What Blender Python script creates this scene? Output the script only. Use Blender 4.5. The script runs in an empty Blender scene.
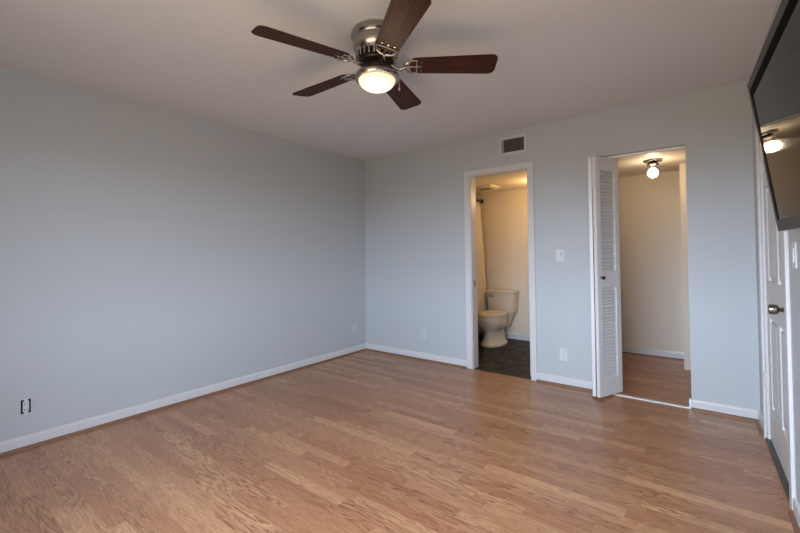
import bpy, bmesh, math, random
from mathutils import Vector, Matrix
SC = bpy.context.scene
COL = SC.collection
PI = math.pi

# ------------------------------------------------------------------ camera
cam_data = bpy.data.cameras.new('camera')
cam = bpy.data.objects.new('camera', cam_data)
COL.objects.link(cam)
YAW, PITCH, ROLL = 0.655, 0.017, -0.013
F_PX, PP_X, PP_Y = 400.32, 402.412, 246.829
fwd = Vector((-math.sin(YAW) * math.cos(PITCH), math.cos(YAW) * math.cos(PITCH), math.sin(PITCH)))
rgt = Vector((math.cos(YAW), math.sin(YAW), 0))
upv = rgt.cross(fwd)
r2 = math.cos(ROLL) * rgt + math.sin(ROLL) * upv
u2 = -math.sin(ROLL) * rgt + math.cos(ROLL) * upv
M = Matrix((r2, u2, -fwd)).transposed().to_4x4()
M.translation = Vector((3.531, -3.803, 1.224))
cam.matrix_world = M
cam_data.sensor_width = 36.0
cam_data.lens = F_PX / 800 * 36.0
cam_data.shift_x = -(PP_X - 400) / 800
cam_data.shift_y = (PP_Y - 266.5) / 800
cam_data.clip_start = 0.02
SC.camera = cam

# ------------------------------------------------------------------ world, daylight, exposure
world = bpy.data.worlds.new('sky')
SC.world = world
world.use_nodes = True
wnt = world.node_tree
wb = wnt.nodes['Background']
# overcast sky above the horizon, dim warm paving below it
wtc = wnt.nodes.new('ShaderNodeTexCoord'); wsep = wnt.nodes.new('ShaderNodeSeparateXYZ')
wnt.links.new(wtc.outputs['Generated'], wsep.inputs[0])
wmr = wnt.nodes.new('ShaderNodeMapRange'); wmr.inputs['From Min'].default_value = -0.03; wmr.inputs['From Max'].default_value = 0.06
wnt.links.new(wsep.outputs['Z'], wmr.inputs['Value'])
wmx = wnt.nodes.new('ShaderNodeMix'); wmx.data_type = 'RGBA'
wmx.inputs[6].default_value = (0.195, 0.165, 0.122, 1)
wmx.inputs[7].default_value = (0.76, 0.92, 1.17, 1)
wnt.links.new(wmr.outputs[0], wmx.inputs[0])
wnt.links.new(wmx.outputs[2], wb.inputs[0])
wb.inputs[1].default_value = 23.5

def area(name, loc, rot, sx, sy, power, colour, spread=PI):
    d = bpy.data.lights.new(name, 'AREA')
    d.shape = 'RECTANGLE'; d.size = sx; d.size_y = sy
    d.energy = power; d.color = colour; d.spread = spread
    o = bpy.data.objects.new(name, d)
    o.location = loc; o.rotation_euler = rot
    COL.objects.link(o)
    return o
def point(name, loc, power, colour, radius):
    d = bpy.data.lights.new(name, 'POINT')
    d.energy = power; d.color = colour; d.shadow_soft_size = radius
    o = bpy.data.objects.new(name, d); o.location = loc
    COL.objects.link(o)
    return o
# portal in the rear wall's window: guides the sky's light into the room
pl = area('window_portal', (2.755, -4.28, 1.425), (math.radians(90), 0, 0), 1.75, 1.45, 1, (1, 1, 1))
pl.data.cycles.is_portal = True
# the bathroom's vanity lamp, on the wall to the right of its door
point('vanity_lamp_light', (1.90, 1.10, 1.93), 9, (1.0, 0.67, 0.31), 0.06)
# bulb of the ceiling fan's light kit
point('fan_bulb_light', (2.10, -2.15, 2.04), 2.0, (1.0, 0.78, 0.5), 0.08)

SC.view_settings.view_transform = 'Standard'
SC.view_settings.look = 'None'
SC.view_settings.gamma = 1.0
SC.view_settings.use_curve_mapping = False
SC.view_settings.exposure = 0.0

# ------------------------------------------------------------------ materials
def mat(name, col, rough=0.6, metal=0.0, spec=0.5, bump=0.0, bscale=60.0, var=0.0, vscale=4.0, coat=0.0):
    m = bpy.data.materials.new(name); m.use_nodes = True
    nt = m.node_tree; b = nt.nodes['Principled BSDF']
    b.inputs['Base Color'].default_value = (*col, 1)
    b.inputs['Roughness'].default_value = rough
    b.inputs['Metallic'].default_value = metal
    b.inputs['Specular IOR Level'].default_value = spec
    b.inputs['Coat Weight'].default_value = coat
    tc = nt.nodes.new('ShaderNodeTexCoord')
    if var > 0:
        n = nt.nodes.new('ShaderNodeTexNoise'); n.inputs['Scale'].default_value = vscale
        n.inputs['Detail'].default_value = 4
        nt.links.new(tc.outputs['Object'], n.inputs['Vector'])
        mx = nt.nodes.new('ShaderNodeMix'); mx.data_type = 'RGBA'
        mx.inputs[6].default_value = (*[c * (1 - var) for c in col], 1)
        mx.inputs[7].default_value = (*[min(1, c * (1 + var)) for c in col], 1)
        nt.links.new(n.outputs['Fac'], mx.inputs[0])
        nt.links.new(mx.outputs[2], b.inputs['Base Color'])
    if bump > 0:
        n2 = nt.nodes.new('ShaderNodeTexNoise'); n2.inputs['Scale'].default_value = bscale
        n2.inputs['Detail'].default_value = 3
        nt.links.new(tc.outputs['Object'], n2.inputs['Vector'])
        bp = nt.nodes.new('ShaderNodeBump'); bp.inputs['Strength'].default_value = bump
        bp.inputs['Distance'].default_value = 0.01
        nt.links.new(n2.outputs['Fac'], bp.inputs['Height'])
        nt.links.new(bp.outputs['Normal'], b.inputs['Normal'])
    return m

def emit_mat(name, col, strength):
    m = bpy.data.materials.new(name); m.use_nodes = True
    b = m.node_tree.nodes['Principled BSDF']
    b.inputs['Base Color'].default_value = (0.9, 0.88, 0.82, 1)
    b.inputs['Emission Color'].default_value = (*col, 1)
    b.inputs['Emission Strength'].default_value = strength
    b.inputs['Roughness'].default_value = 0.3
    return m

def bowl_mat(name):
    # frosted glass of the fan lamp, lit from inside: brightest low down where the bulb sits
    m = bpy.data.materials.new(name); m.use_nodes = True
    nt = m.node_tree; b = nt.nodes['Principled BSDF']
    b.inputs['Base Color'].default_value = (0.85, 0.80, 0.7, 1)
    b.inputs['Roughness'].default_value = 0.35
    tc = nt.nodes.new('ShaderNodeTexCoord')
    sx = nt.nodes.new('ShaderNodeSeparateXYZ'); nt.links.new(tc.outputs['Object'], sx.inputs[0])
    mr = nt.nodes.new('ShaderNodeMapRange')
    mr.inputs['From Min'].default_value = -0.25; mr.inputs['From Max'].default_value = -0.325
    nt.links.new(sx.outputs['Z'], mr.inputs['Value'])
    cr = nt.nodes.new('ShaderNodeValToRGB')
    cr.color_ramp.elements[0].color = (0.90, 0.55, 0.25, 1)
    cr.color_ramp.elements[1].color = (1.0, 0.86, 0.62, 1)
    nt.links.new(mr.outputs[0], cr.inputs[0])
    nt.links.new(cr.outputs[0], b.inputs['Emission Color'])
    b.inputs['Emission Strength'].default_value = 0.95
    return m

def N(nt, typ, **kw):
    n = nt.nodes.new(typ)
    for k, v in kw.items(): setattr(n, k, v)
    return n
def math_node(nt, op, a, b=None, c=None):
    n = N(nt, 'ShaderNodeMath', operation=op)
    for i, v in enumerate((a, b, c)):
        if v is None: continue
        if isinstance(v, (int, float)): n.inputs[i].default_value = v
        else: nt.links.new(v, n.inputs[i])
    return n.outputs[0]

def laminate(name):
    """oak laminate: strips running along x, random lengths and tones, cathedral grain"""
    m = bpy.data.materials.new(name); m.use_nodes = True
    nt = m.node_tree; L = nt.links.new; b = nt.nodes['Principled BSDF']
    tc = N(nt, 'ShaderNodeTexCoord'); sep = N(nt, 'ShaderNodeSeparateXYZ'); L(tc.outputs['Object'], sep.inputs[0])
    x, y = sep.outputs['X'], sep.outputs['Y']
    WD = 0.066
    row_f = math_node(nt, 'DIVIDE', y, WD); row = math_node(nt, 'FLOOR', row_f)
    wn = N(nt, 'ShaderNodeTexWhiteNoise', noise_dimensions='1D'); L(row, wn.inputs['W'])
    ln = math_node(nt, 'MULTIPLY_ADD', wn.outputs['Value'], 0.34, 0.60)
    off = math_node(nt, 'MULTIPLY', wn.outputs['Value'], 17.3)
    col_f = math_node(nt, 'ADD', math_node(nt, 'DIVIDE', x, ln), off); colm = math_node(nt, 'FLOOR', col_f)
    cid = N(nt, 'ShaderNodeCombineXYZ'); L(colm, cid.inputs[0]); L(row, cid.inputs[1])
    w2 = N(nt, 'ShaderNodeTexWhiteNoise', noise_dimensions='2D'); L(cid.outputs[0], w2.inputs['Vector'])
    rnd = w2.outputs['Value']
    s2 = N(nt, 'ShaderNodeSeparateColor'); L(w2.outputs['Color'], s2.inputs[0])
    # cathedral grain: contour lines of stretched noise, shifted for every strip
    gv = N(nt, 'ShaderNodeCombineXYZ')
    L(math_node(nt, 'MULTIPLY_ADD', rnd, 37.0, math_node(nt, 'MULTIPLY', x, 1.3)), gv.inputs[0])
    L(math_node(nt, 'MULTIPLY', y, 15.0), gv.inputs[1])
    L(math_node(nt, 'MULTIPLY', rnd, 91.0), gv.inputs[2])
    n1 = N(nt, 'ShaderNodeTexNoise'); n1.inputs['Scale'].default_value = 1.0; n1.inputs['Detail'].default_value = 2.0
    n1.inputs['Roughness'].default_value = 0.45
    L(gv.outputs[0], n1.inputs['Vector'])
    # fine pores, long along x
    pv = N(nt, 'ShaderNodeCombineXYZ')
    L(math_node(nt, 'MULTIPLY_ADD', rnd, 11.0, math_node(nt, 'MULTIPLY', x, 14.0)), pv.inputs[0])
    L(math_node(nt, 'MULTIPLY', y, 260.0), pv.inputs[1])
    n2 = N(nt, 'ShaderNodeTexNoise'); n2.inputs['Scale'].default_value = 1.0; n2.inputs['Detail'].default_value = 3.0
    L(pv.outputs[0], n2.inputs['Vector'])
    ph = math_node(nt, 'ADD', math_node(nt, 'MULTIPLY', n1.outputs['Fac'], 17.0), math_node(nt, 'MULTIPLY', n2.outputs['Fac'], 0.9))
    rings = math_node(nt, 'FRACT', ph)
    ringl = math_node(nt, 'POWER', rings, 1.6)
    ramp = N(nt, 'ShaderNodeValToRGB')
    e = ramp.color_ramp.elements
    e[0].position = 0.0; e[0].color = FLOOR_A
    e[1].position = 1.0; e[1].color = FLOOR_C
    mid = ramp.color_ramp.elements.new(0.5); mid.color = FLOOR_B
    L(rnd, ramp.inputs[0])
    gr = math_node(nt, 'MULTIPLY', ringl, math_node(nt, 'MULTIPLY_ADD', s2.outputs[1], 0.55, 0.42))
    gr2 = math_node(nt, 'MULTIPLY_ADD', n2.outputs['Fac'], 0.60, -0.33)
    dark = math_node(nt, 'SUBTRACT', 1.0, gr2)
    gmx = N(nt, 'ShaderNodeMix', data_type='RGBA'); L(gr, gmx.inputs[0]); L(ramp.outputs[0], gmx.inputs[6])
    gmx.inputs[7].default_value = (0.150, 0.050, 0.017, 1)
    # seams
    fy = math_node(nt, 'FRACT', row_f); fx = math_node(nt, 'FRACT', col_f)
    ey = math_node(nt, 'LESS_THAN', math_node(nt, 'MINIMUM', fy, math_node(nt, 'SUBTRACT', 1.0, fy)), 0.010)
    ex = math_node(nt, 'LESS_THAN', math_node(nt, 'MINIMUM', fx, math_node(nt, 'SUBTRACT', 1.0, fx)), 0.0016)
    seam = math_node(nt, 'MAXIMUM', ey, ex)
    dk = math_node(nt, 'MULTIPLY', dark, math_node(nt, 'MULTIPLY_ADD', seam, -0.22, 1.0))
    sc = N(nt, 'ShaderNodeVectorMath', operation='SCALE'); L(gmx.outputs[2], sc.inputs[0]); L(dk, sc.inputs['Scale'])
    L(sc.outputs[0], b.inputs['Base Color'])
    b.inputs['Roughness'].default_value = 0.30
    L(math_node(nt, 'MULTIPLY_ADD', n2.outputs['Fac'], 0.14, 0.24), b.inputs['Roughness'])
    b.inputs['Specular IOR Level'].default_value = 0.62
    bp = N(nt, 'ShaderNodeBump'); bp.inputs['Strength'].default_value = 0.06; bp.inputs['Distance'].default_value = 0.004
    L(dk, bp.inputs['Height']); L(bp.outputs['Normal'], b.inputs['Normal'])
    return m

def slate(name):
    m = bpy.data.materials.new(name); m.use_nodes = True
    nt = m.node_tree; L = nt.links.new; b = nt.nodes['Principled BSDF']
    tc = N(nt, 'ShaderNodeTexCoord')
    n = N(nt, 'ShaderNodeTexNoise'); n.inputs['Scale'].default_value = 9.0; n.inputs['Detail'].default_value = 8
    n.inputs['Roughness'].default_value = 0.65; n.inputs['Distortion'].default_value = 1.2
    L(tc.outputs['Object'], n.inputs['Vector'])
    r = N(nt, 'ShaderNodeValToRGB'); e = r.color_ramp.elements
    e[0].position = 0.42; e[0].color = (0.004, 0.003, 0.002, 1)
    e[1].position = 0.68; e[1].color = (0.095, 0.078, 0.06, 1)
    L(n.outputs['Fac'], r.inputs[0])
    br = N(nt, 'ShaderNodeTexBrick'); br.offset = 0.0
    br.inputs['Scale'].default_value = 1.0; br.inputs['Brick Width'].default_value = 0.305
    br.inputs['Row Height'].default_value = 0.305; br.inputs['Mortar Size'].default_value = 0.003
    br.inputs['Mortar'].default_value = (0.02, 0.018, 0.016, 1)
    L(tc.outputs['Object'], br.inputs['Vector'])
    L(r.outputs[0], br.inputs['Color1']); L(r.outputs[0], br.inputs['Color2'])
    L(br.outputs['Color'], b.inputs['Base Color'])
    b.inputs['Roughness'].default_value = 0.5
    b.inputs['Specular IOR Level'].default_value = 0.2
    return m

def walnut(name):
    m = bpy.data.materials.new(name); m.use_nodes = True
    nt = m.node_tree; L = nt.links.new; b = nt.nodes['Principled BSDF']
    tc = N(nt, 'ShaderNodeTexCoord'); mp = N(nt, 'ShaderNodeMapping'); mp.inputs['Scale'].default_value = (2.0, 38.0, 10.0)
    L(tc.outputs['Object'], mp.inputs[0])
    n = N(nt, 'ShaderNodeTexNoise'); n.inputs['Scale'].default_value = 1.6; n.inputs['Detail'].default_value = 5
    n.inputs['Distortion'].default_value = 0.4
    L(mp.outputs[0], n.inputs['Vector'])
    r = N(nt, 'ShaderNodeValToRGB'); e = r.color_ramp.elements
    e[0].position = 0.3; e[0].color = (0.020, 0.007, 0.005, 1)
    e[1].position = 0.75; e[1].color = (0.085, 0.027, 0.014, 1)
    L(n.outputs['Fac'], r.inputs[0]); L(r.outputs[0], b.inputs['Base Color'])
    b.inputs['Roughness'].default_value = 0.5
    b.inputs['Specular IOR Level'].default_value = 0.15
    return m

FLOOR_A = (0.40, 0.176, 0.084, 1)
FLOOR_B = (0.455, 0.22, 0.108, 1)
FLOOR_C = (0.575, 0.305, 0.152, 1)

WALL_PAINT = mat('wall_paint_blue_grey', (0.503, 0.525, 0.530), 0.55, bump=0.05, bscale=160, var=0.012, vscale=1.3)
CEIL_PAINT = mat('ceiling_paint', (0.75, 0.745, 0.745), 0.8, bump=0.12, bscale=90, var=0.015, vscale=1.1)
CLOSET_PAINT = mat('closet_paint', (0.71, 0.63, 0.52), 0.6, bump=0.04, bscale=140)
BATH_PAINT = mat('bathroom_paint', (0.75, 0.655, 0.52), 0.5, bump=0.04, bscale=140)
TRIM = mat('white_trim_paint', (0.67, 0.65, 0.63), 0.35, var=0.01)
DOORP = mat('white_door_paint', (0.67, 0.655, 0.63), 0.4, var=0.01)
LOUVER = mat('white_louver_paint', (0.74, 0.72, 0.70), 0.4, var=0.01)
QROUND = mat('oak_quarter_round', (0.23, 0.115, 0.062), 0.5, var=0.2, vscale=12)
FLOORM = laminate('oak_laminate')
SLATE = slate('dark_slate_tile')
NICKEL = mat('brushed_nickel', (0.40, 0.37, 0.34), 0.26, 1.0, var=0.05, vscale=30)
DARKMETAL = mat('dark_vent_metal', (0.03, 0.028, 0.026), 0.5, 0.3, var=0.1)
BRONZE = mat('dark_bronze', (0.06, 0.045, 0.035), 0.35, 0.9, var=0.1)
PEWTER = mat('pewter_knob_metal', (0.30, 0.26, 0.22), 0.25, 1.0, var=0.05)
WALNUT = walnut('dark_walnut_blade')
BOWL = bowl_mat('lit_frosted_glass')
BULB = emit_mat('lit_bulb_glass', (1.0, 0.79, 0.55), 52.0)
PLATE = mat('white_plastic', (0.66, 0.66, 0.65), 0.35, var=0.01)
PAINTED = mat('painted_over_plastic', (0.55, 0.585, 0.62), 0.4, var=0.01)
IVORY = mat('ivory_plastic', (0.66, 0.65, 0.60), 0.4, var=0.02)
BLACK = mat('black_void', (0.008, 0.008, 0.009), 0.8, var=0.1)
VENTW = mat('vent_paint', (0.62, 0.60, 0.57), 0.45, var=0.02)
TVFRAME = mat('charcoal_television_frame', (0.055, 0.048, 0.045), 0.4, spec=0.12, var=0.03)
TVBLACK = mat('black_television_border', (0.002, 0.002, 0.002), 0.7, spec=0.03, var=0.03)
TVSCREEN = mat('glossy_television_screen', (0.006, 0.006, 0.006), 0.05, spec=0.12, var=0.02)
CERAMIC = mat('bone_ceramic', (0.70, 0.60, 0.45), 0.15, spec=0.6, var=0.01)
SEATP = mat('bone_seat_plastic', (0.72, 0.63, 0.49), 0.25, var=0.01)
CURTAIN = mat('cream_curtain_cloth', (0.76, 0.70, 0.60), 0.85, var=0.03, vscale=20)
ALU = mat('white_aluminium', (0.80, 0.79, 0.77), 0.35, 0.2, var=0.02)
THRESH = mat('dark_bronze_threshold', (0.085, 0.085, 0.07), 0.4, 0.6, var=0.1, vscale=20)
BRASS = mat('aged_brass', (0.25, 0.18, 0.10), 0.4, 0.9, var=0.1)

# ------------------------------------------------------------------ mesh helpers
def new(): return bmesh.new()
def merge(bm, tmp, M=None):
    if M is not None: bmesh.ops.transform(tmp, matrix=M, verts=tmp.verts)
    me = bpy.data.meshes.new('tmp'); tmp.to_mesh(me); tmp.free()
    bm.from_mesh(me); bpy.data.meshes.remove(me)
def box(bm, x0, x1, y0, y1, z0, z1, bev=0.0, seg=2, M=None):
    t = bmesh.new()
    vs = [t.verts.new((x, y, z)) for x in (x0, x1) for y in (y0, y1) for z in (z0, z1)]
    for f in ((0,1,3,2),(4,6,7,5),(0,4,5,1),(2,3,7,6),(0,2,6,4),(1,5,7,3)):
        t.faces.new([vs[i] for i in f])
    bmesh.ops.recalc_face_normals(t, faces=t.faces)
    if bev > 0:
        bmesh.ops.bevel(t, geom=t.edges[:], offset=bev, segments=seg, affect='EDGES', profile=0.5)
    merge(bm, t, M)
def lathe(bm, prof, seg=48, M=None, cap=True):
    t = bmesh.new(); rings = []
    for r, z in prof:
        if r < 1e-5: rings.append([t.verts.new((0, 0, z))])
        else: rings.append([t.verts.new((r * math.cos(2*PI*i/seg), r * math.sin(2*PI*i/seg), z)) for i in range(seg)])
    for a, b in zip(rings, rings[1:]):
        for i in range(seg):
            j = (i + 1) % seg
            if len(a) == 1 and len(b) == 1: continue
            if len(a) == 1: t.faces.new((a[0], b[j], b[i]))
            elif len(b) == 1: t.faces.new((a[i], a[j], b[0]))
            else: t.faces.new((a[i], a[j], b[j], b[i]))
    if cap:
        for rg in (rings[0], rings[-1]):
            if len(rg) > 1: t.faces.new(rg)
    bmesh.ops.recalc_face_normals(t, faces=t.faces)
    merge(bm, t, M)
def loft(bm, rings, M=None):
    t = bmesh.new(); R = [[t.verts.new(p) for p in rg] for rg in rings]; n = len(R[0])
    for a, b in zip(R, R[1:]):
        for i in range(n):
            t.faces.new((a[i], a[(i+1)%n], b[(i+1)%n], b[i]))
    t.faces.new(R[0]); t.faces.new(R[-1])
    bmesh.ops.recalc_face_normals(t, faces=t.faces)
    merge(bm, t, M)
def tube(bm, pts, r, seg=10, M=None):
    pts = [Vector(p) for p in pts]; rings = []
    for i, p in enumerate(pts):
        d = (pts[min(i+1, len(pts)-1)] - pts[max(i-1, 0)]).normalized()
        a = d.cross(Vector((0, 0, 1)))
        if a.length < 1e-3: a = d.cross(Vector((1, 0, 0)))
        a.normalize(); b = d.cross(a)
        rr = r[i] if isinstance(r, (list, tuple)) else r
        rings.append([p + rr * (math.cos(2*PI*k/seg) * a + math.sin(2*PI*k/seg) * b) for k in range(seg)])
    loft(bm, rings, M)
def prism(bm, poly, z0, z1, M=None, bev=0.0):
    t = bmesh.new()
    lo = [t.verts.new((x, y, z0)) for x, y in poly]; hi = [t.verts.new((x, y, z1)) for x, y in poly]
    n = len(poly)
    t.faces.new(lo); t.faces.new(hi)
    for i in range(n): t.faces.new((lo[i], lo[(i+1)%n], hi[(i+1)%n], hi[i]))
    bmesh.ops.recalc_face_normals(t, faces=t.faces)
    if bev > 0:
        bmesh.ops.bevel(t, geom=[e for e in t.edges if abs(e.verts[0].co.z - e.verts[1].co.z) < 1e-6], offset=bev, segments=2, affect='EDGES')
    merge(bm, t, M)
def obj(name, bm, material, parent=None, smooth=False, loc=(0,0,0), rotz=0.0, label=None):
    me = bpy.data.meshes.new(name)
    if smooth:
        for f in bm.faces: f.smooth = True
        for e in bm.edges:
            if len(e.link_faces) == 2 and e.calc_face_angle(0) > math.radians(38): e.smooth = False
    bm.to_mesh(me); bm.free()
    me.materials.append(material)
    o = bpy.data.objects.new(name, me); COL.objects.link(o)
    o.location = loc; o.rotation_euler = (0, 0, rotz)
    if parent: o.parent = parent
    if label: o['label'] = label
    return o
def tag(o, label, cat, group=None):
    o['label'] = label; o['category'] = cat
    if group: o['group'] = group
    return o
def thing(name, label, cat, loc=(0,0,0), rot=(0,0,0), group=None):
    o = bpy.data.objects.new(name, None); COL.objects.link(o)
    o.empty_display_size = 0.1
    o.location = loc; o.rotation_euler = rot
    return tag(o, label, cat, group)
def struct(name, bm, m, parent=None, loc=(0,0,0), rotz=0.0, smooth=False):
    o = obj(name, bm, m, parent, smooth, loc, rotz)
    if parent is None: o['kind'] = 'structure'
    return o
def struct_empty(name, loc=(0,0,0), rotz=0.0):
    o = bpy.data.objects.new(name, None); COL.objects.link(o)
    o.location = loc; o.rotation_euler = (0, 0, rotz); o['kind'] = 'structure'
    return o

# ------------------------------------------------------------------ room dimensions
H = 2.44
YR = -4.25                       # rear wall
TH = 0.115                       # partition thickness
BX0, BX1, BZ = 1.532, 2.147, 2.030       # bathroom doorway
CX0, CX1, CZ = 2.690, 3.395, 2.045       # closet opening
RX, RSK = 3.790, 0.026                   # right wall: x = RX + RSK * s, s = distance from the back wall
RROT = math.atan2(-1.0, RSK)             # frame of the right wall: local x = s, local y = out of the room
RL = (RX, 0, 0)

# floor
bm = new(); box(bm, -0.1, 4.15, YR - 0.15, -0.002, -0.05, 0.0); struct('floor', bm, FLOORM)
bm = new(); box(bm, 2.35, 3.56, -0.002, 1.75, -0.05, 0.0); struct('floor_closet', bm, FLOORM)
bm = new(); box(bm, -0.1, 2.35, -0.002, 1.75, -0.05, 0.0); struct('floor_bathroom', bm, SLATE)
# ceiling
bm = new(); box(bm, -0.1, 4.15, YR - 0.15, TH, H, H + 0.05); struct('ceiling', bm, CEIL_PAINT)
bm = new(); box(bm, 2.45, 3.56, TH, 1.75, 2.117, 2.167); struct('ceiling_closet', bm, CLOSET_PAINT)
bm = new(); box(bm, -0.1, 2.45, TH, 1.75, 2.105, 2.155); struct('ceiling_bathroom', bm, BATH_PAINT)
# walls of the bedroom
bm = new(); box(bm, -0.1, 0.0, YR - 0.1, TH, 0, H); struct('wall_left', bm, WALL_PAINT)
bm = new()
for x0, x1, z0, z1 in ((0, BX0 - 0.018, 0, H), (BX0 - 0.018, BX1 + 0.018, BZ + 0.018, H), (BX1 + 0.018, CX0, 0, H), (CX0, CX1, CZ, H), (CX1, 3.90, 0, H)):
    box(bm, x0, x1, 0, TH, z0, z1)
bmesh.ops.remove_doubles(bm, verts=bm.verts[:], dist=1e-5)
struct('wall_back', bm, WALL_PAINT)
bm = new()
S0, S1 = 0.335, 1.180; DZ = 2.035        # right-hand door opening (s range)
for a, b_, z0, z1 in ((-0.02, S0, 0, H), (S0, S1, DZ, H), (S1, 4.5, 0, H)):
    box(bm, a, b_, 0, 0.11, z0, z1)
struct('wall_right', bm, WALL_PAINT, loc=RL, rotz=RROT)
bm = new()
WX0, WX1, WZ0, WZ1 = 1.88, 3.63, 0.70, 2.15
for x0, x1, z0, z1 in ((0, WX0, 0, H), (WX0, WX1, 0, WZ0), (WX0, WX1, WZ1, H), (WX1, 4.1, 0, H)):
    box(bm, x0, x1, YR - 0.1, YR, z0, z1)
struct('wall_rear', bm, WALL_PAINT)
# window in the rear wall, behind the camera
w = struct_empty('window_1', (0.5 * (WX0 + WX1), YR, WZ0))
hw = 0.5 * (WX1 - WX0); hh = WZ1 - WZ0
bm = new()
box(bm, -hw, -hw + 0.05, -0.08, -0.03, 0, hh); box(bm, hw - 0.05, hw, -0.08, -0.03, 0, hh)
box(bm, -hw + 0.05, hw - 0.05, -0.08, -0.03, 0, 0.05); box(bm, -hw + 0.05, hw - 0.05, -0.08, -0.03, hh - 0.05, hh)
box(bm, -0.025, 0.025, -0.08, -0.03, 0.05, hh - 0.05)
struct('window_frame', bm, TRIM, w)
bm = new(); box(bm, -hw - 0.03, hw + 0.03, -0.03, 0.04, -0.02, 0.0, 0.004); struct('window_sill', bm, TRIM, w)

# closet and bathroom shells behind the back wall
CY = 1.65
bm = new(); box(bm, 2.45, 3.56, CY, CY + 0.1, 0, 2.117); struct('wall_closet_back', bm, CLOSET_PAINT)
bm = new(); box(bm, 2.45, 2.52, TH, CY, 0, 2.117); struct('wall_closet_left', bm, CLOSET_PAINT)
bm = new(); box(bm, 3.47, 3.56, TH, CY, 0, 2.117); box(bm, 3.297, 3.47, 1.22, CY, 0, 2.117); struct('wall_closet_right', bm, CLOSET_PAINT)
bm = new(); box(bm, -0.1, 2.20, CY, CY + 0.1, 0, 2.105); struct('wall_bathroom_back', bm, BATH_PAINT)
bm = new(); box(bm, 0.0, 0.06, TH, CY, 0, 2.105); struct('wall_bathroom_left', bm, BATH_PAINT)
bm = new(); box(bm, 2.20, 2.28, TH, CY, 0, 2.105); struct('wall_bathroom_right', bm, BATH_PAINT)

# ------------------------------------------------------------------ baseboards and quarter-round
def base_profile(bm, a, b, side):
    """straight baseboard from a to b, its back on the wall, room on the left of a->b when side=1"""
    a = Vector((*a, 0)); b = Vector((*b, 0)); d = (b - a).normalized(); n = Vector((-d.y, d.x, 0)) * side
    pr = [(0, 0.0), (0.013, 0.0), (0.013, 0.066), (0.011, 0.074), (0.006, 0.080), (0, 0.082)]
    loft(bm, [[p + n * q + Vector((0, 0, z)) for q, z in pr] for p in (a, b)])
def quarter(bm, a, b, side, off=0.013, r=0.018):
    a = Vector((*a, 0)); b = Vector((*b, 0)); d = (b - a).normalized(); n = Vector((-d.y, d.x, 0)) * side
    pr = [(off, 0.0)] + [(off + r * math.cos(t), r * math.sin(t)) for t in [PI/2 * i / 5 for i in range(6)]]
    loft(bm, [[p + n * q + Vector((0, 0, z)) for q, z in pr] for p in (a, b)])
CW = 0.060                                # casing width
BL, BR_ = BX0 - 0.006 - CW - 0.006, BX1 + CW
bm = new(); base_profile(bm, (0, YR), (0, 0), -1); struct('baseboard_left', bm, TRIM)
bm = new(); base_profile(bm, (0.013, 0), (BL, 0), -1); base_profile(bm, (BR_, 0), (CX0, 0), -1); base_profile(bm, (CX1, 0), (RX, 0), -1)
struct('baseboard_back', bm, TRIM)
bm = new(); base_profile(bm, (0.0, 0), (S0 - CW + 0.004, 0), -1); base_profile(bm, (S1 + CW - 0.004, 0), (4.23, 0), -1)
struct('baseboard_right', bm, TRIM, loc=RL, rotz=RROT)
bm = new(); base_profile(bm, (2.52, CY), (3.297, CY), -1); struct('baseboard_closet', bm, TRIM)
bm = new(); base_profile(bm, (0.06, CY), (2.20, CY), -1); struct('baseboard_bathroom', bm, TRIM)
bm = new(); quarter(bm, (0, YR), (0, -0.013), -1); struct('trim_1', bm, QROUND)
bm = new(); quarter(bm, (0.013, 0), (BL, 0), -1); quarter(bm, (BR_, 0), (CX0, 0), -1); quarter(bm, (CX1, 0), (RX - 0.013, 0), -1); struct('trim_2', bm, QROUND)
bm = new(); quarter(bm, (0.013, 0), (S0 - CW + 0.004, 0), -1); quarter(bm, (S1 + CW - 0.004, 0), (4.23, 0), -1)
struct('trim_3', bm, QROUND, loc=RL, rotz=RROT)
bm = new(); quarter(bm, (2.52, CY), (3.297, CY), -1, r=0.012); struct('trim_4', bm, QROUND)

# ------------------------------------------------------------------ bathroom doorway: jamb and casing
bm = new()
box(bm, BX0 - 0.018, BX0, 0.0, TH, 0, BZ); box(bm, BX1, BX1 + 0.018, 0.0, TH, 0, BZ); box(bm, BX0 - 0.018, BX1 + 0.018, 0.0, TH, BZ, BZ + 0.018)
struct('trim_5', bm, TRIM)
bm = new()
def casing_strip(bm, x0, x1, z0, z1, flip=False):
    box(bm, x0, x1, -0.016, 0.0, z0, z1, 0.004)
casing_strip(bm, BL, BX0 - 0.006, 0, BZ + 0.006)
casing_strip(bm, BX1 + 0.004, BX1 + 0.004 + CW - 0.004, 0, BZ + 0.006)
casing_strip(bm, BL, BX1 + CW, BZ + 0.006, BZ + 0.006 + CW - 0.004)
struct('trim_6', bm, TRIM)
# sliding door, slid almost wholly into its pocket in the wall
d3 = struct_empty('door_3', (BX1 - 0.022, 0.058, 0))
bm = new(); box(bm, 0, 0.039, -0.018, 0.018, 0.02, 2.02, 0.002); struct('door_panel', bm, DOORP, d3)
bm = new(); box(bm, -0.003, 0.001, -0.012, 0.012, 0.84, 0.93, 0.001); struct('edge_pull', bm, BRASS, d3)
o = obj('strike_plate', (lambda b: (box(b, 0, 0.002, -0.012, 0.012, 0.0, 0.07, 0.0005), b)[1])(new()), BRASS, None, loc=(BX0, 0.058, 0.86))
tag(o, 'small brass strike plate on the left jamb of the bathroom doorway', 'strike plate')

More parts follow.
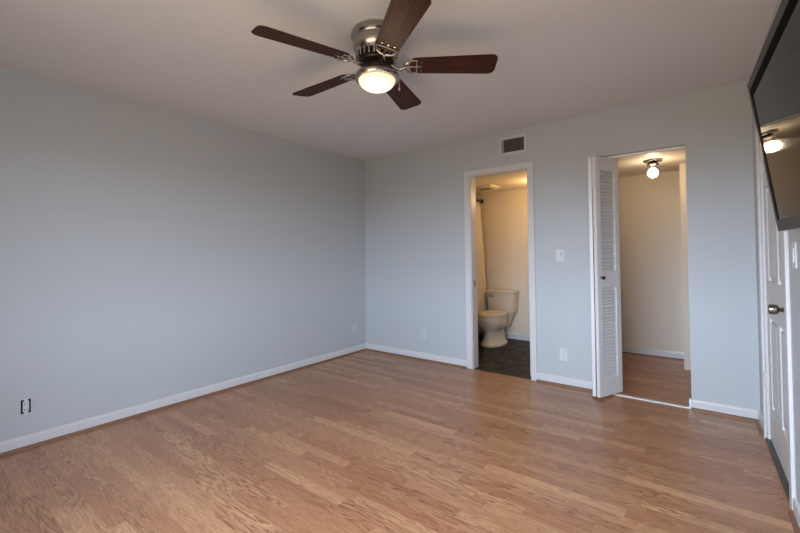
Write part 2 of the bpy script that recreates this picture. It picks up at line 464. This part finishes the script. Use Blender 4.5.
# ------------------------------------------------------------------ closet: bifold louvered door, tracks
PW, PT, PH = 0.305, 0.028, 1.995
def louver_panel(root_name, parent, loc, rotz):
    root = bpy.data.objects.new(root_name, None); COL.objects.link(root)
    root.parent = parent; root.location = loc; root.rotation_euler = (0, 0, rotz)
    ST = 0.062
    bm = new()
    box(bm, 0, ST, -PT/2, PT/2, 0, PH, 0.003); box(bm, PW - ST, PW, -PT/2, PT/2, 0, PH, 0.003)
    for z0, z1 in ((0, 0.145), (0.90, 1.03), (PH - 0.115, PH)):
        box(bm, ST - 0.001, PW - ST + 0.001, -PT/2, PT/2, z0, z1, 0.003)
    struct('door_frame', bm, LOUVER, root)
    bm = new()
    for z0, z1 in ((0.145, 0.90), (1.03, PH - 0.115)):
        n = int((z1 - z0) / 0.0275)
        for i in range(n):
            z = z0 + (i + 0.5) * (z1 - z0) / n
            Mx = Matrix.Translation((0, 0, z)) @ Matrix.Rotation(math.radians(48), 4, 'X')
            box(bm, ST - 0.004, PW - ST + 0.004, -0.017, 0.017, -0.0035, 0.0035, M=Mx)
    struct('louver_slats', bm, LOUVER, root)
    return root
d2 = struct_empty('door_2', (CX0, 0, 0))
# outer fold of the two panels stands out in the bedroom
TRK = 0.058
JB = Vector((2.778, -0.198)); EB = Vector((2.902, 0.080))          # leading panel, fold end and roller end
angB = math.atan2(EB.y - JB.y, EB.x - JB.x)
JA = Vector((2.746, -0.192)); EA = Vector((2.709, 0.110)); angA = math.atan2(EA.y - JA.y, EA.x - JA.x)
pa = louver_panel('door_panel', d2, (JA.x - CX0, JA.y, 0.018), angA)
pb = louver_panel('door_panel', d2, (JB.x - CX0, JB.y, 0.018), angB)
bm = new(); lathe(bm, [(0.007, 0.0), (0.007, 0.012), (0.014, 0.018), (0.016, 0.025), (0.013, 0.032), (0.0, 0.034)], 20, M=Matrix.Translation((0.045, -PT/2, 0.985)) @ Matrix.Rotation(PI/2, 4, 'X'))
obj('door_knob', bm, BRONZE, pb, True, label='small dark bronze knob')
o = obj('door_track', (lambda b: (box(b, CX0 + 0.004, CX1 - 0.004, TRK - 0.014, TRK + 0.014, CZ - 0.018, CZ, 0.001), b)[1])(new()), ALU)
tag(o, 'metal door track under the header of the closet opening', 'track')
bm = new(); box(bm, CX0 + 0.004, CX1 - 0.004, -0.004, 0.034, 0.0, 0.006, 0.002)
tag(obj('floor_strip', bm, ALU), 'white metal strip across the floor of the closet opening', 'threshold strip')
bm = new(); box(bm, CX1 - 0.016, CX1 - 0.001, 0.0, 0.03, 0.0065, 0.075, 0.002); box(bm, CX1 - 0.03, CX1 - 0.001, 0.0, 0.03, 0.0065, 0.010, 0.001)
tag(obj('pivot_bracket', bm, ALU), 'small white pivot bracket at the foot of the closet right jamb', 'bracket')

# ------------------------------------------------------------------ door in the right wall
d1 = struct_empty('door_1', RL, RROT)
DY = 0.012                                # face of slab sits a little behind the wall plane
def panel_door(bm, s0, s1, z0, z1):
    ws = s1 - s0
    box(bm, s0, s1, DY + 0.013, DY + 0.045, z0, z1)
    st = 0.105; mul = 0.10
    cols = ((s0 + st, s0 + ws/2 - mul/2), (s0 + ws/2 + mul/2, s1 - st))
    rows = ((z0 + 0.22, z0 + 0.78), (z0 + 1.01, z0 + 1.58), (z0 + 1.68, z0 + 1.90))
    # stiles and rails
    xs = [s0, cols[0][0], cols[0][1], cols[1][0], cols[1][1], s1]
    for a, b_ in ((xs[0], xs[1]), (xs[2], xs[3]), (xs[4], xs[5])): box(bm, a, b_, DY, DY + 0.015, z0, z1, 0.0025)
    zs = [z0, rows[0][0], rows[0][1], rows[1][0], rows[1][1], rows[2][0], rows[2][1], z1]
    for i in (0, 2, 4, 6):
        for a, b_ in cols: box(bm, a - 0.002, b_ + 0.002, DY, DY + 0.015, zs[i], zs[i+1], 0.0025)
    for a, b_ in cols:
        for c, d in rows: box(bm, a + 0.022, b_ - 0.022, DY + 0.002, DY + 0.016, c + 0.020, d - 0.020, 0.011)
bm = new(); panel_door(bm, S0 + 0.020, S1 - 0.020, 0.018, DZ - 0.02); struct('door_slab', bm, DOORP, d1)
bm = new()
box(bm, S0, S0 + 0.017, 0.0, 0.11, 0, DZ); box(bm, S1 - 0.017, S1, 0.0, 0.11, 0, DZ); box(bm, S0, S1, 0.0, 0.11, DZ - 0.017, DZ)
struct('door_jamb', bm, TRIM, d1)
for zz in (0.345, 1.70):
    bm = new(); box(bm, S0 + 0.010, S0 + 0.034, -0.004, 0.013, zz, zz + 0.09, 0.002)
    tube(bm, [(S0 + 0.0185, -0.005, zz - 0.004), (S0 + 0.0185, -0.005, zz + 0.094)], 0.0065)
    struct('hinge', bm, TRIM, d1)
kz, ks = 0.925, S1 - 0.064
bm = new()
lathe(bm, [(0.032, 0.0), (0.032, 0.005), (0.025, 0.010), (0.013, 0.013), (0.010, 0.034), (0.012, 0.038), (0.022, 0.042), (0.0245, 0.048), (0.0245, 0.068), (0.022, 0.075), (0.014, 0.078), (0.0, 0.0785)], 32,
      M=Matrix.Translation((ks, DY, kz)) @ Matrix.Rotation(PI/2, 4, 'X'))
obj('door_knob', bm, PEWTER, d1, True, label='pewter door knob with round rose')
# casing of that door
bm = new()
box(bm, S0 - CW + 0.004, S0 + 0.004, -0.016, 0.0, 0, DZ + 0.0, 0.004); box(bm, S1 - 0.004, S1 + CW - 0.004, -0.016, 0.0, 0, DZ, 0.004)
box(bm, S0 - CW + 0.004, S1 + CW - 0.004, -0.016, 0.0, DZ, DZ + CW, 0.004)
struct('trim_7', bm, TRIM, loc=RL, rotz=RROT)
bm = new(); box(bm, S0 - 0.0, S1 - 0.0, -0.012, 0.03, 0.0, 0.014, 0.004)
o = obj('door_threshold', bm, THRESH, loc=RL, rotz=RROT)
tag(o, 'dark metal threshold strip under the white panelled door', 'threshold')

# ------------------------------------------------------------------ wall switch plates and outlets
def wall_thing(name, label, cat, side, a, z, group=None):
    """Empty on a wall; local x along the wall, local -y out of the wall into the room"""
    if side == 'back': return thing(name, label, cat, (a, 0, z), group=group)
    if side == 'left': return thing(name, label, cat, (0, a, z), (0, 0, PI/2), group=group)
    p = Vector(RL) + Matrix.Rotation(RROT, 3, 'Z') @ Vector((a, 0, 0))
    return thing(name, label, cat, (p.x, p.y, z), (0, 0, RROT), group=group)
def plate(bm, w, h, t=0.006): box(bm, -w/2, w/2, -t, 0, -h/2, h/2, 0.0025)
def duplex(t, m, pm):
    bm = new(); plate(bm, 0.070, 0.114); obj('cover_plate', bm, pm, t)
    for dz in (-0.0195, 0.0195):
        bm = new(); lathe(bm, [(0.0165, 0), (0.0165, 0.0035), (0.0155, 0.0045), (0, 0.0045)], 24, M=Matrix.Translation((0, -0.0055, dz)) @ Matrix.Rotation(PI/2, 4, 'X'))
        s = obj('socket', bm, m, t, True)
        bm = new(); box(bm, -0.0075, -0.0055, -0.0105, -0.0095, dz - 0.001, dz + 0.007); box(bm, 0.0055, 0.0075, -0.0105, -0.0095, dz - 0.001, dz + 0.007); box(bm, -0.002, 0.002, -0.0105, -0.0095, dz - 0.010, dz - 0.006)
        obj('slot', bm, BLACK, s)
    bm = new(); lathe(bm, [(0.003, 0), (0.003, 0.0015), (0, 0.002)], 10, M=Matrix.Translation((0, -0.006, 0)) @ Matrix.Rotation(PI/2, 4, 'X')); obj('screw', bm, m, t)
t = wall_thing('electrical_outlet', 'white duplex outlet low on back wall between bathroom and closet', 'outlet', 'back', 2.452, 0.285, 'wall outlets'); duplex(t, PLATE, PLATE)
t = wall_thing('electrical_outlet', 'wall-coloured duplex outlet on back wall left of bathroom door', 'outlet', 'back', 0.905, 0.287, 'wall outlets'); duplex(t, PAINTED, PAINTED)
t = wall_thing('electrical_outlet', 'pale outlet on the left wall close to the far corner', 'outlet', 'left', -0.200, 0.31, 'wall outlets'); duplex(t, PAINTED, PAINTED)
# outlet without its cover, low on the left wall
t = wall_thing('electrical_outlet', 'uncovered outlet with dark gaps low on the left wall', 'outlet', 'left', -3.228, 0.268, 'wall outlets')
bm = new(); box(bm, -0.024, 0.024, -0.0015, 0.0, -0.044, 0.044, 0.0005); obj('box_opening', bm, BLACK, t, label='dark open wall box')
bm = new(); box(bm, -0.0150, 0.0150, -0.008, -0.0012, -0.034, 0.034, 0.003); r_ = obj('receptacle', bm, IVORY, t)
for dz in (-0.0185, 0.0185):
    for dx in (-0.007, 0.007):
        bm = new(); box(bm, dx - 0.0015, dx + 0.0015, -0.0088, -0.0078, dz - 0.006, dz + 0.005); obj('slot', bm, BLACK, r_)
for sz_ in (-0.042, 0.042):
    bm = new(); box(bm, -0.009, 0.009, -0.004, -0.0012, sz_ - 0.008, sz_ + 0.008, 0.001); obj('yoke', bm, IVORY, t)
# dimmer switch between the doorways
t = wall_thing('wall_switch', 'white dimmer switch with round knob between the two doorways', 'switch', 'back', 2.437, 1.190)
bm = new(); plate(bm, 0.072, 0.116); obj('cover_plate', bm, IVORY, t)
bm = new(); lathe(bm, [(0.014, 0), (0.0125, 0.016), (0.010, 0.018), (0, 0.018)], 24, M=Matrix.Translation((0.004, -0.0058, 0.012)) @ Matrix.Rotation(PI/2, 4, 'X')); obj('dimmer_knob', bm, PLATE, t, True)
# switch beside the right-hand door
t = wall_thing('wall_switch', 'pale rocker switch plate on the right wall beside the panelled door', 'switch', 'right', 1.375, 1.195)
bm = new(); plate(bm, 0.072, 0.116); obj('cover_plate', bm, PLATE, t)
bm = new(); box(bm, -0.016, 0.016, -0.0105, -0.0055, -0.033, 0.033, 0.002); obj('rocker', bm, PLATE, t)

# ------------------------------------------------------------------ air vent above the bathroom door
t = wall_thing('air_vent', 'white wall air vent with dark grille above the bathroom door', 'vent', 'back', 2.006, 2.284)
bm = new(); hw_, hh_, iw, ih = 0.142, 0.095, 0.114, 0.064
box(bm, -hw_, -iw, -0.010, 0, -hh_, hh_, 0.003); box(bm, iw, hw_, -0.010, 0, -hh_, hh_, 0.003)
box(bm, -iw, iw, -0.010, 0, ih, hh_, 0.003); box(bm, -iw, iw, -0.010, 0, -hh_, -ih, 0.003)
obj('frame', bm, VENTW, t)
bm = new(); box(bm, -iw - 0.004, iw + 0.004, -0.0015, -0.0002, -ih - 0.004, ih + 0.004); obj('duct_opening', bm, BLACK, t)
bm = new()
for i in range(15):
    x = -iw + (i + 0.5) * 2 * iw / 15
    box(bm, x - 0.0012, x + 0.0012, -0.009, -0.003, -ih, ih, M=None)
obj('vertical_blades', bm, mat('vent_blade_metal', (0.25, 0.225, 0.205), 0.5, 0.0, var=0.05), t)
bm = new()
for i in range(6):
    z = -ih + (i + 0.5) * 2 * ih / 6
    box(bm, -iw, iw, -0.0045, -0.0016, z - 0.0012, z + 0.0012)
obj('horizontal_blades', bm, bpy.data.materials['vent_blade_metal'], t)
bm = new(); box(bm, -iw + 0.012, -iw + 0.018, -0.012, -0.004, -ih + 0.004, ih - 0.004, 0.001); obj('damper_lever', bm, VENTW, t)

# ------------------------------------------------------------------ ceiling fan
FX, FY = 2.100, -2.150
fan = thing('ceiling_fan', 'flush-mount ceiling fan with five dark brown blades and lit bowl', 'ceiling fan', (FX, FY, H))
bm = new(); lathe(bm, [(0.128, 0), (0.135, -0.004), (0.139, -0.018), (0.138, -0.034), (0.131, -0.040), (0.128, -0.046), (0.130, -0.052), (0.130, -0.084), (0.127, -0.098), (0.120, -0.112), (0.108, -0.124)], 64)
obj('motor_housing', bm, NICKEL, fan, True)
bm = new(); lathe(bm, [(0.095, -0.122), (0.092, -0.170), (0.0, -0.172)], 48); mo = obj('motor', bm, BLACK, fan, True)
for k in range(26):
    a = 2 * PI * k / 26
    bm = new(); Mx = Matrix.Rotation(a, 4, 'Z')
    box(bm, 0.090, 0.116, -0.0045, 0.0045, -0.160, -0.122, 0.002, M=Mx); obj('cooling_fin', bm, NICKEL, mo)
bm = new(); lathe(bm, [(0.092, -0.160), (0.098, -0.164), (0.096, -0.172), (0.085, -0.178), (0.07, -0.182), (0.062, -0.190), (0.062, -0.226), (0.075, -0.232), (0.09, -0.234)], 48)
obj('flywheel', bm, BRONZE, fan, True)
bm = new(); lathe(bm, [(0.060, -0.222), (0.090, -0.226), (0.115, -0.233), (0.122, -0.241), (0.123, -0.254), (0.118, -0.262), (0.101, -0.264)], 64)
obj('light_ring', bm, NICKEL, fan, True)
bm = new(); prof = [(0.102, -0.258)]
for i in range(1, 13):
    t_ = PI/2 * i / 12; prof.append((0.102 * math.cos(t_) ** 0.85 if i < 12 else 0.0, -0.258 - 0.062 * math.sin(t_)))
lathe(bm, prof, 64); obj('light_bowl', bm, BOWL, fan, True, label='lit frosted glass bowl')
# pull chain at the ring's right-hand side
ca = math.radians(24)
px_, py_ = 0.124 * math.cos(ca), 0.124 * math.sin(ca)
bm = new(); tube(bm, [(px_, py_, -0.250), (px_ + 0.004, py_, -0.275), (px_ + 0.004, py_, -0.315)], 0.0016, 8)
lathe(bm, [(0.0, -0.314), (0.004, -0.317), (0.0045, -0.327), (0.003, -0.334), (0, -0.335)], 12, M=Matrix.Translation((px_ + 0.004, py_, 0)))
obj('pull_chain', bm, NICKEL, fan, True)
# blades
BLADE_Z = -0.188
def blade_outline():
    r0, r1 = 0.180, 0.655; w0, w1 = 0.062, 0.078; pts = []
    for i in range(7):                                   # rounded root
        t_ = PI/2 + PI * i / 6; pts.append((r0 + 0.03 + 0.03 * math.cos(t_), w0 * math.sin(t_)))
    c = 0.038
    for i in range(6):
        t_ = -PI/2 + PI/2 * i / 5; pts.append((r1 - c + c * math.cos(t_), -(w1 - c) + c * math.sin(t_)))
    for i in range(6):
        t_ = PI/2 * i / 5; pts.append((r1 - c + c * math.cos(t_), (w1 - c) + c * math.sin(t_)))
    return pts
bl_mesh = None
PITCHB = math.radians(-12)
for k in range(5):
    ang = math.radians(36.8 + 72 * k)
    bm = new(); prism(bm, blade_outline(), 0.0, 0.006, bev=0.0012, M=Matrix.Rotation(PITCHB, 4, 'X'))
    bl = obj('blade', bm, WALNUT, fan, False, loc=(0, 0, BLADE_Z), rotz=ang)
    bm = new(); Mt = Matrix.Rotation(PITCHB, 4, 'X')
    # horseshoe iron under the blade root with a middle prong
    pts = []
    for i in range(17):
        t_ = -PI * 0.62 + 2 * PI * 0.62 * i / 16 + PI; pts.append((0.205 + 0.052 * math.cos(t_), 0.050 * math.sin(t_), -0.004))
    tube(bm, pts, 0.0055, 8, M=Mt)
    tube(bm, [(0.152, 0, -0.004), (0.240, 0, -0.004)], [0.006, 0.005], 8, M=Mt)
    tube(bm, [(0.220, -0.049, -0.004), (0.220, 0.049, -0.004)], 0.0045, 8, M=Mt)
    for sy_ in (-0.034, 0, 0.034):
        lathe(bm, [(0.006, -0.001), (0.006, -0.004), (0.0, -0.006)], 12, M=Mt @ Matrix.Translation((0.245, sy_, 0)))
    tube(bm, [(0.080, 0.0, 0.006), (0.105, 0.008, -0.010), (0.130, 0.006, -0.014), (0.158, 0, -0.005)], [0.011, 0.010, 0.009, 0.008], 10)
    obj('blade_iron', bm, NICKEL, bl, True)

# ------------------------------------------------------------------ television on its tilted wall mount
A = Vector((3.667, -1.607, 1.910)); e_ = Vector((0.047, -0.999, -0.004)).normalized(); n_ = Vector((-0.990, -0.046, -0.133)).normalized()
up_ = n_.cross(e_).normalized()
if up_.z < 0: up_ = -up_
n_ = e_.cross(up_); 
if n_.x > 0: n_ = -n_
TW, THH = 1.103, 0.622
org = A + e_ * (TW / 2) - up_ * THH                     # bottom middle of the front face
tv = thing('television', 'large black flat television tilted down on the right wall', 'television', org)
# local axes: x along the screen towards the viewer's near end, y out of the screen's back, z up the screen
Mtv = Matrix((e_, -n_, up_)).transposed().to_4x4()
if Mtv.to_3x3().determinant() < 0:
    Mtv = Matrix((-e_, -n_, up_)).transposed().to_4x4()
tv.rotation_euler = Mtv.to_euler()
hw_ = TW / 2
bm = new(); bz = 0.036
box(bm, -hw_, -hw_ + bz, 0.0, 0.03, 0, THH, 0.004); box(bm, hw_ - bz, hw_, 0.0, 0.03, 0, THH, 0.004)
box(bm, -hw_ + bz - 0.004, hw_ - bz + 0.004, 0.0, 0.03, THH - bz, THH, 0.004); box(bm, -hw_ + bz - 0.004, hw_ - bz + 0.004, 0.0, 0.03, 0, bz + 0.012, 0.004)
obj('bezel', bm, TVFRAME, tv)
bm = new(); b2 = 0.036
box(bm, -hw_ + bz, -hw_ + bz + b2, 0.0008, 0.012, bz, THH - bz); box(bm, hw_ - bz - b2, hw_ - bz, 0.0008, 0.012, bz, THH - bz)
box(bm, -hw_ + bz, hw_ - bz, 0.0008, 0.012, THH - bz - b2, THH - bz)
obj('screen_border', bm, TVBLACK, tv)
bm = new(); box(bm, -hw_ + bz, hw_ - bz, 0.0014, 0.016, bz, THH - bz); obj('screen', bm, TVSCREEN, tv)
bm = new(); box(bm, -hw_ + 0.01, hw_ - 0.01, 0.014, 0.05, 0.01, THH - 0.01, 0.01); box(bm, -0.35, 0.35, 0.045, 0.066, 0.06, 0.45, 0.01); obj('back_cover', bm, TVFRAME, tv)
bm = new(); box(bm, -0.12, 0.12, 0.066, 0.074, 0.15, 0.42, 0.002); box(bm, -0.03, 0.03, 0.072, 0.088, 0.22, 0.35, 0.004); obj('wall_bracket', bm, DARKMETAL, tv)

# ------------------------------------------------------------------ closet ceiling lamp
lamp = thing('ceiling_lamp', 'bare globe bulb on nickel holder under the closet ceiling', 'lamp', (3.100, 0.84, 2.117))
bm = new(); lathe(bm, [(0.082, 0), (0.085, -0.006), (0.080, -0.016), (0.045, -0.026), (0.030, -0.030)], 40); obj('canopy', bm, NICKEL, lamp, True)
bm = new(); lathe(bm, [(0.028, -0.028), (0.052, -0.038), (0.054, -0.048), (0.030, -0.058), (0.021, -0.066), (0.021, -0.082), (0.0, -0.083)], 36); obj('socket', bm, BRONZE, lamp, True)
bm = new(); prof = [(0.016, -0.080)]
for i in range(1, 17):
    t_ = PI * i / 16 * 0.9 + PI * 0.1; prof.append((0.046 * math.sin(t_) if i < 16 else 0.0, -0.128 + 0.046 * math.cos(t_)))
lathe(bm, prof, 36); obj('bulb', bm, BULB, lamp, True, label='lit white globe bulb')

# ------------------------------------------------------------------ bathroom: toilet, curtain, exhaust grille
toi = thing('toilet', 'bone-coloured two-piece toilet on dark slate tile floor', 'toilet', (1.200, CY - 0.02, 0))
def ell(cy, rx, ry, z, n=40, sq=1.0):
    out = []
    for i in range(n):
        a = 2 * PI * i / n; c, s = math.cos(a), math.sin(a)
        yy = s if s < 0 else s * 0.92
        out.append((rx * math.copysign(abs(c) ** sq, c), cy + ry * math.copysign(abs(yy) ** sq, yy), z))
    return out
bm = new()
loft(bm, [ell(-.40, .156, .275, 0), ell(-.40, .160, .278, .012), ell(-.40, .156, .275, .028), ell(-.395, .132, .245, .050), ell(-.385, .118, .22, .11), ell(-.385, .112, .215, .17), ell(-.395, .118, .22, .195), ell(-.41, .138, .23, .222), ell(-.43, .162, .245, .258), ell(-.44, .174, .255, .30), ell(-.445, .178, .26, .35), ell(-.445, .176, .257, .388)])
loft(bm, [ell(-.13, .10, .10, .20, sq=.7), ell(-.12, .14, .10, .30, sq=.6), ell(-.12, .17, .105, .385, sq=.5)])
obj('bowl', bm, CERAMIC, toi, True)
bm = new(); loft(bm, [ell(-.445, .180, .255, .390), ell(-.445, .185, .264, .394), ell(-.445, .185, .264, .402), ell(-.445, .181, .259, .406)]); obj('seat', bm, SEATP, toi, True)
bm = new(); loft(bm, [ell(-.44, .182, .258, .409), ell(-.44, .184, .260, .414), ell(-.44, .180, .255, .422), ell(-.44, .13, .19, .429), ell(-.44, .03, .04, .431)]); obj('lid', bm, SEATP, toi, True)
def rrect(w, d, cy, z, r=0.035, n=6):
    out = []
    for cx_, cy_, a0 in ((w/2 - r, cy + d/2 - r, 0), (-w/2 + r, cy + d/2 - r, PI/2), (-w/2 + r, cy - d/2 + r, PI), (w/2 - r, cy - d/2 + r, 1.5*PI)):
        for i in range(n): a = a0 + PI/2 * i / (n - 1); out.append((cx_ + r * math.cos(a), cy_ + r * math.sin(a), z))
    return out
bm = new(); loft(bm, [rrect(.34, .15, -.10, .386), rrect(.375, .165, -.10, .40), rrect(.395, .18, -.10, .52), rrect(.41, .19, -.10, .662)]); tk = obj('tank', bm, CERAMIC, toi, True)
bm = new(); loft(bm, [rrect(.42, .20, -.10, .662), rrect(.436, .212, -.103, .668), rrect(.436, .212, -.103, .690), rrect(.42, .198, -.103, .700)]); obj('tank_lid', bm, CERAMIC, tk, True)
bm = new(); lathe(bm, [(.016, 0), (.016, .008), (.010, .012), (.010, .022), (0, .023)], 20, M=Matrix.Translation((-.150, -.190, .615)) @ Matrix.Rotation(PI/2, 4, 'X'))
tube(bm, [(-.150, -.208, .615), (-.122, -.212, .612), (-.090, -.212, .606)], [.006, .007, .008], 10); obj('flush_handle', bm, BRASS, tk, True)
for sx_ in (-0.07, 0.07):
    bm = new(); box(bm, sx_ - .018, sx_ + .018, -.215, -.185, .390, .418, .006); obj('seat_hinge', bm, SEATP, toi)

rod = thing('curtain_rod', 'slim shower curtain rod high in the bathroom', 'curtain rod', (0.845, TH, 1.99))
bm = new(); tube(bm, [(0, 0.002, 0), (0, CY - TH - 0.002, 0)], 0.0125, 16); obj('rod', bm, NICKEL, rod, True)
for y0, rx_ in ((0.0, -PI/2), (CY - TH, PI/2)):
    bm = new(); lathe(bm, [(.032, 0), (.032, .006), (.020, .022), (.014, .026)], 24, M=Matrix.Translation((0, y0, 0)) @ Matrix.Rotation(rx_, 4, 'X')); obj('flange', bm, BRONZE, rod, True)
cur = thing('shower_curtain', 'cream shower curtain hanging left of the toilet', 'curtain', (0.845, TH, 0))
bm = new(); NY, NZ = 150, 24; grid = []
for j in range(NZ + 1):
    z = 1.965 - (1.965 - 0.10) * j / NZ; fl = (1.965 - z) / 1.9; rowv = []
    for i in range(NY + 1):
        s = i / NY; y = 0.30 + (CY - TH - 0.34) * s
        amp = 0.020 + 0.014 * fl
        xx = amp * math.sin(2*PI*11*s + 0.5 * math.sin(9*s)) + -0.012 + 0.12 * fl ** 0.9 + 0.010 * fl * math.sin(17*s)
        rowv.append(bm.verts.new((xx, y + 0.008 * math.sin(2*PI*22*s), z)))
    grid.append(rowv)
for j in range(NZ):
    for i in range(NY): bm.faces.new((grid[j][i], grid[j][i+1], grid[j+1][i+1], grid[j+1][i]))
c_ = obj('cloth', bm, CURTAIN, cur, True)
so = c_.modifiers.new('solid', 'SOLIDIFY'); so.thickness = 0.002
for i in range(11):
    y = 0.30 + (CY - TH - 0.34) * (i + 0.25) / 11
    bm = new(); pts = [(0.019 * math.cos(2*PI*k/16), y, 1.986 + 0.021 * math.sin(2*PI*k/16)) for k in range(17)]
    tube(bm, pts, 0.0022, 6); obj('curtain_ring', bm, NICKEL, cur, True)

fanv = thing('exhaust_fan', 'shallow square exhaust fan cover on the bathroom ceiling', 'exhaust fan', (1.16, 1.12, 2.105))
bm = new(); loft(bm, [rrect(.30, .30, 0, 0, .02), rrect(.30, .30, 0, -.012, .02), rrect(.24, .24, 0, -.030, .02)]); obj('cover', bm, BATH_PAINT, fanv, True)
bm = new()
for i in range(9): box(bm, -.09, .09, -.085 + i * .0212, -.079 + i * .0212, -.0312, -.0290)
obj('slots', bm, BLACK, fanv)

# vanity lamp on the bathroom's right wall, out of the photograph's sight behind the door jamb
van = thing('vanity_lamp', 'warm vanity lamp on the bathroom right wall', 'lamp', (2.20, 1.10, 1.90))
bm = new(); box(bm, -0.03, 0.0, -0.20, 0.20, -0.05, 0.05, 0.006); obj('backplate', bm, NICKEL, van)
for y in (-0.12, 0.12):
    bm = new(); lathe(bm, [(0.025, 0.0), (0.045, -0.04), (0.05, -0.09), (0.0, -0.10)], 24, M=Matrix.Translation((-0.09, y, 0.03))); obj('shade', bm, BOWL, van, True)
    bm = new(); tube(bm, [(-0.02, y, 0.0), (-0.09, y, 0.03)], 0.008); obj('arm', bm, NICKEL, van)
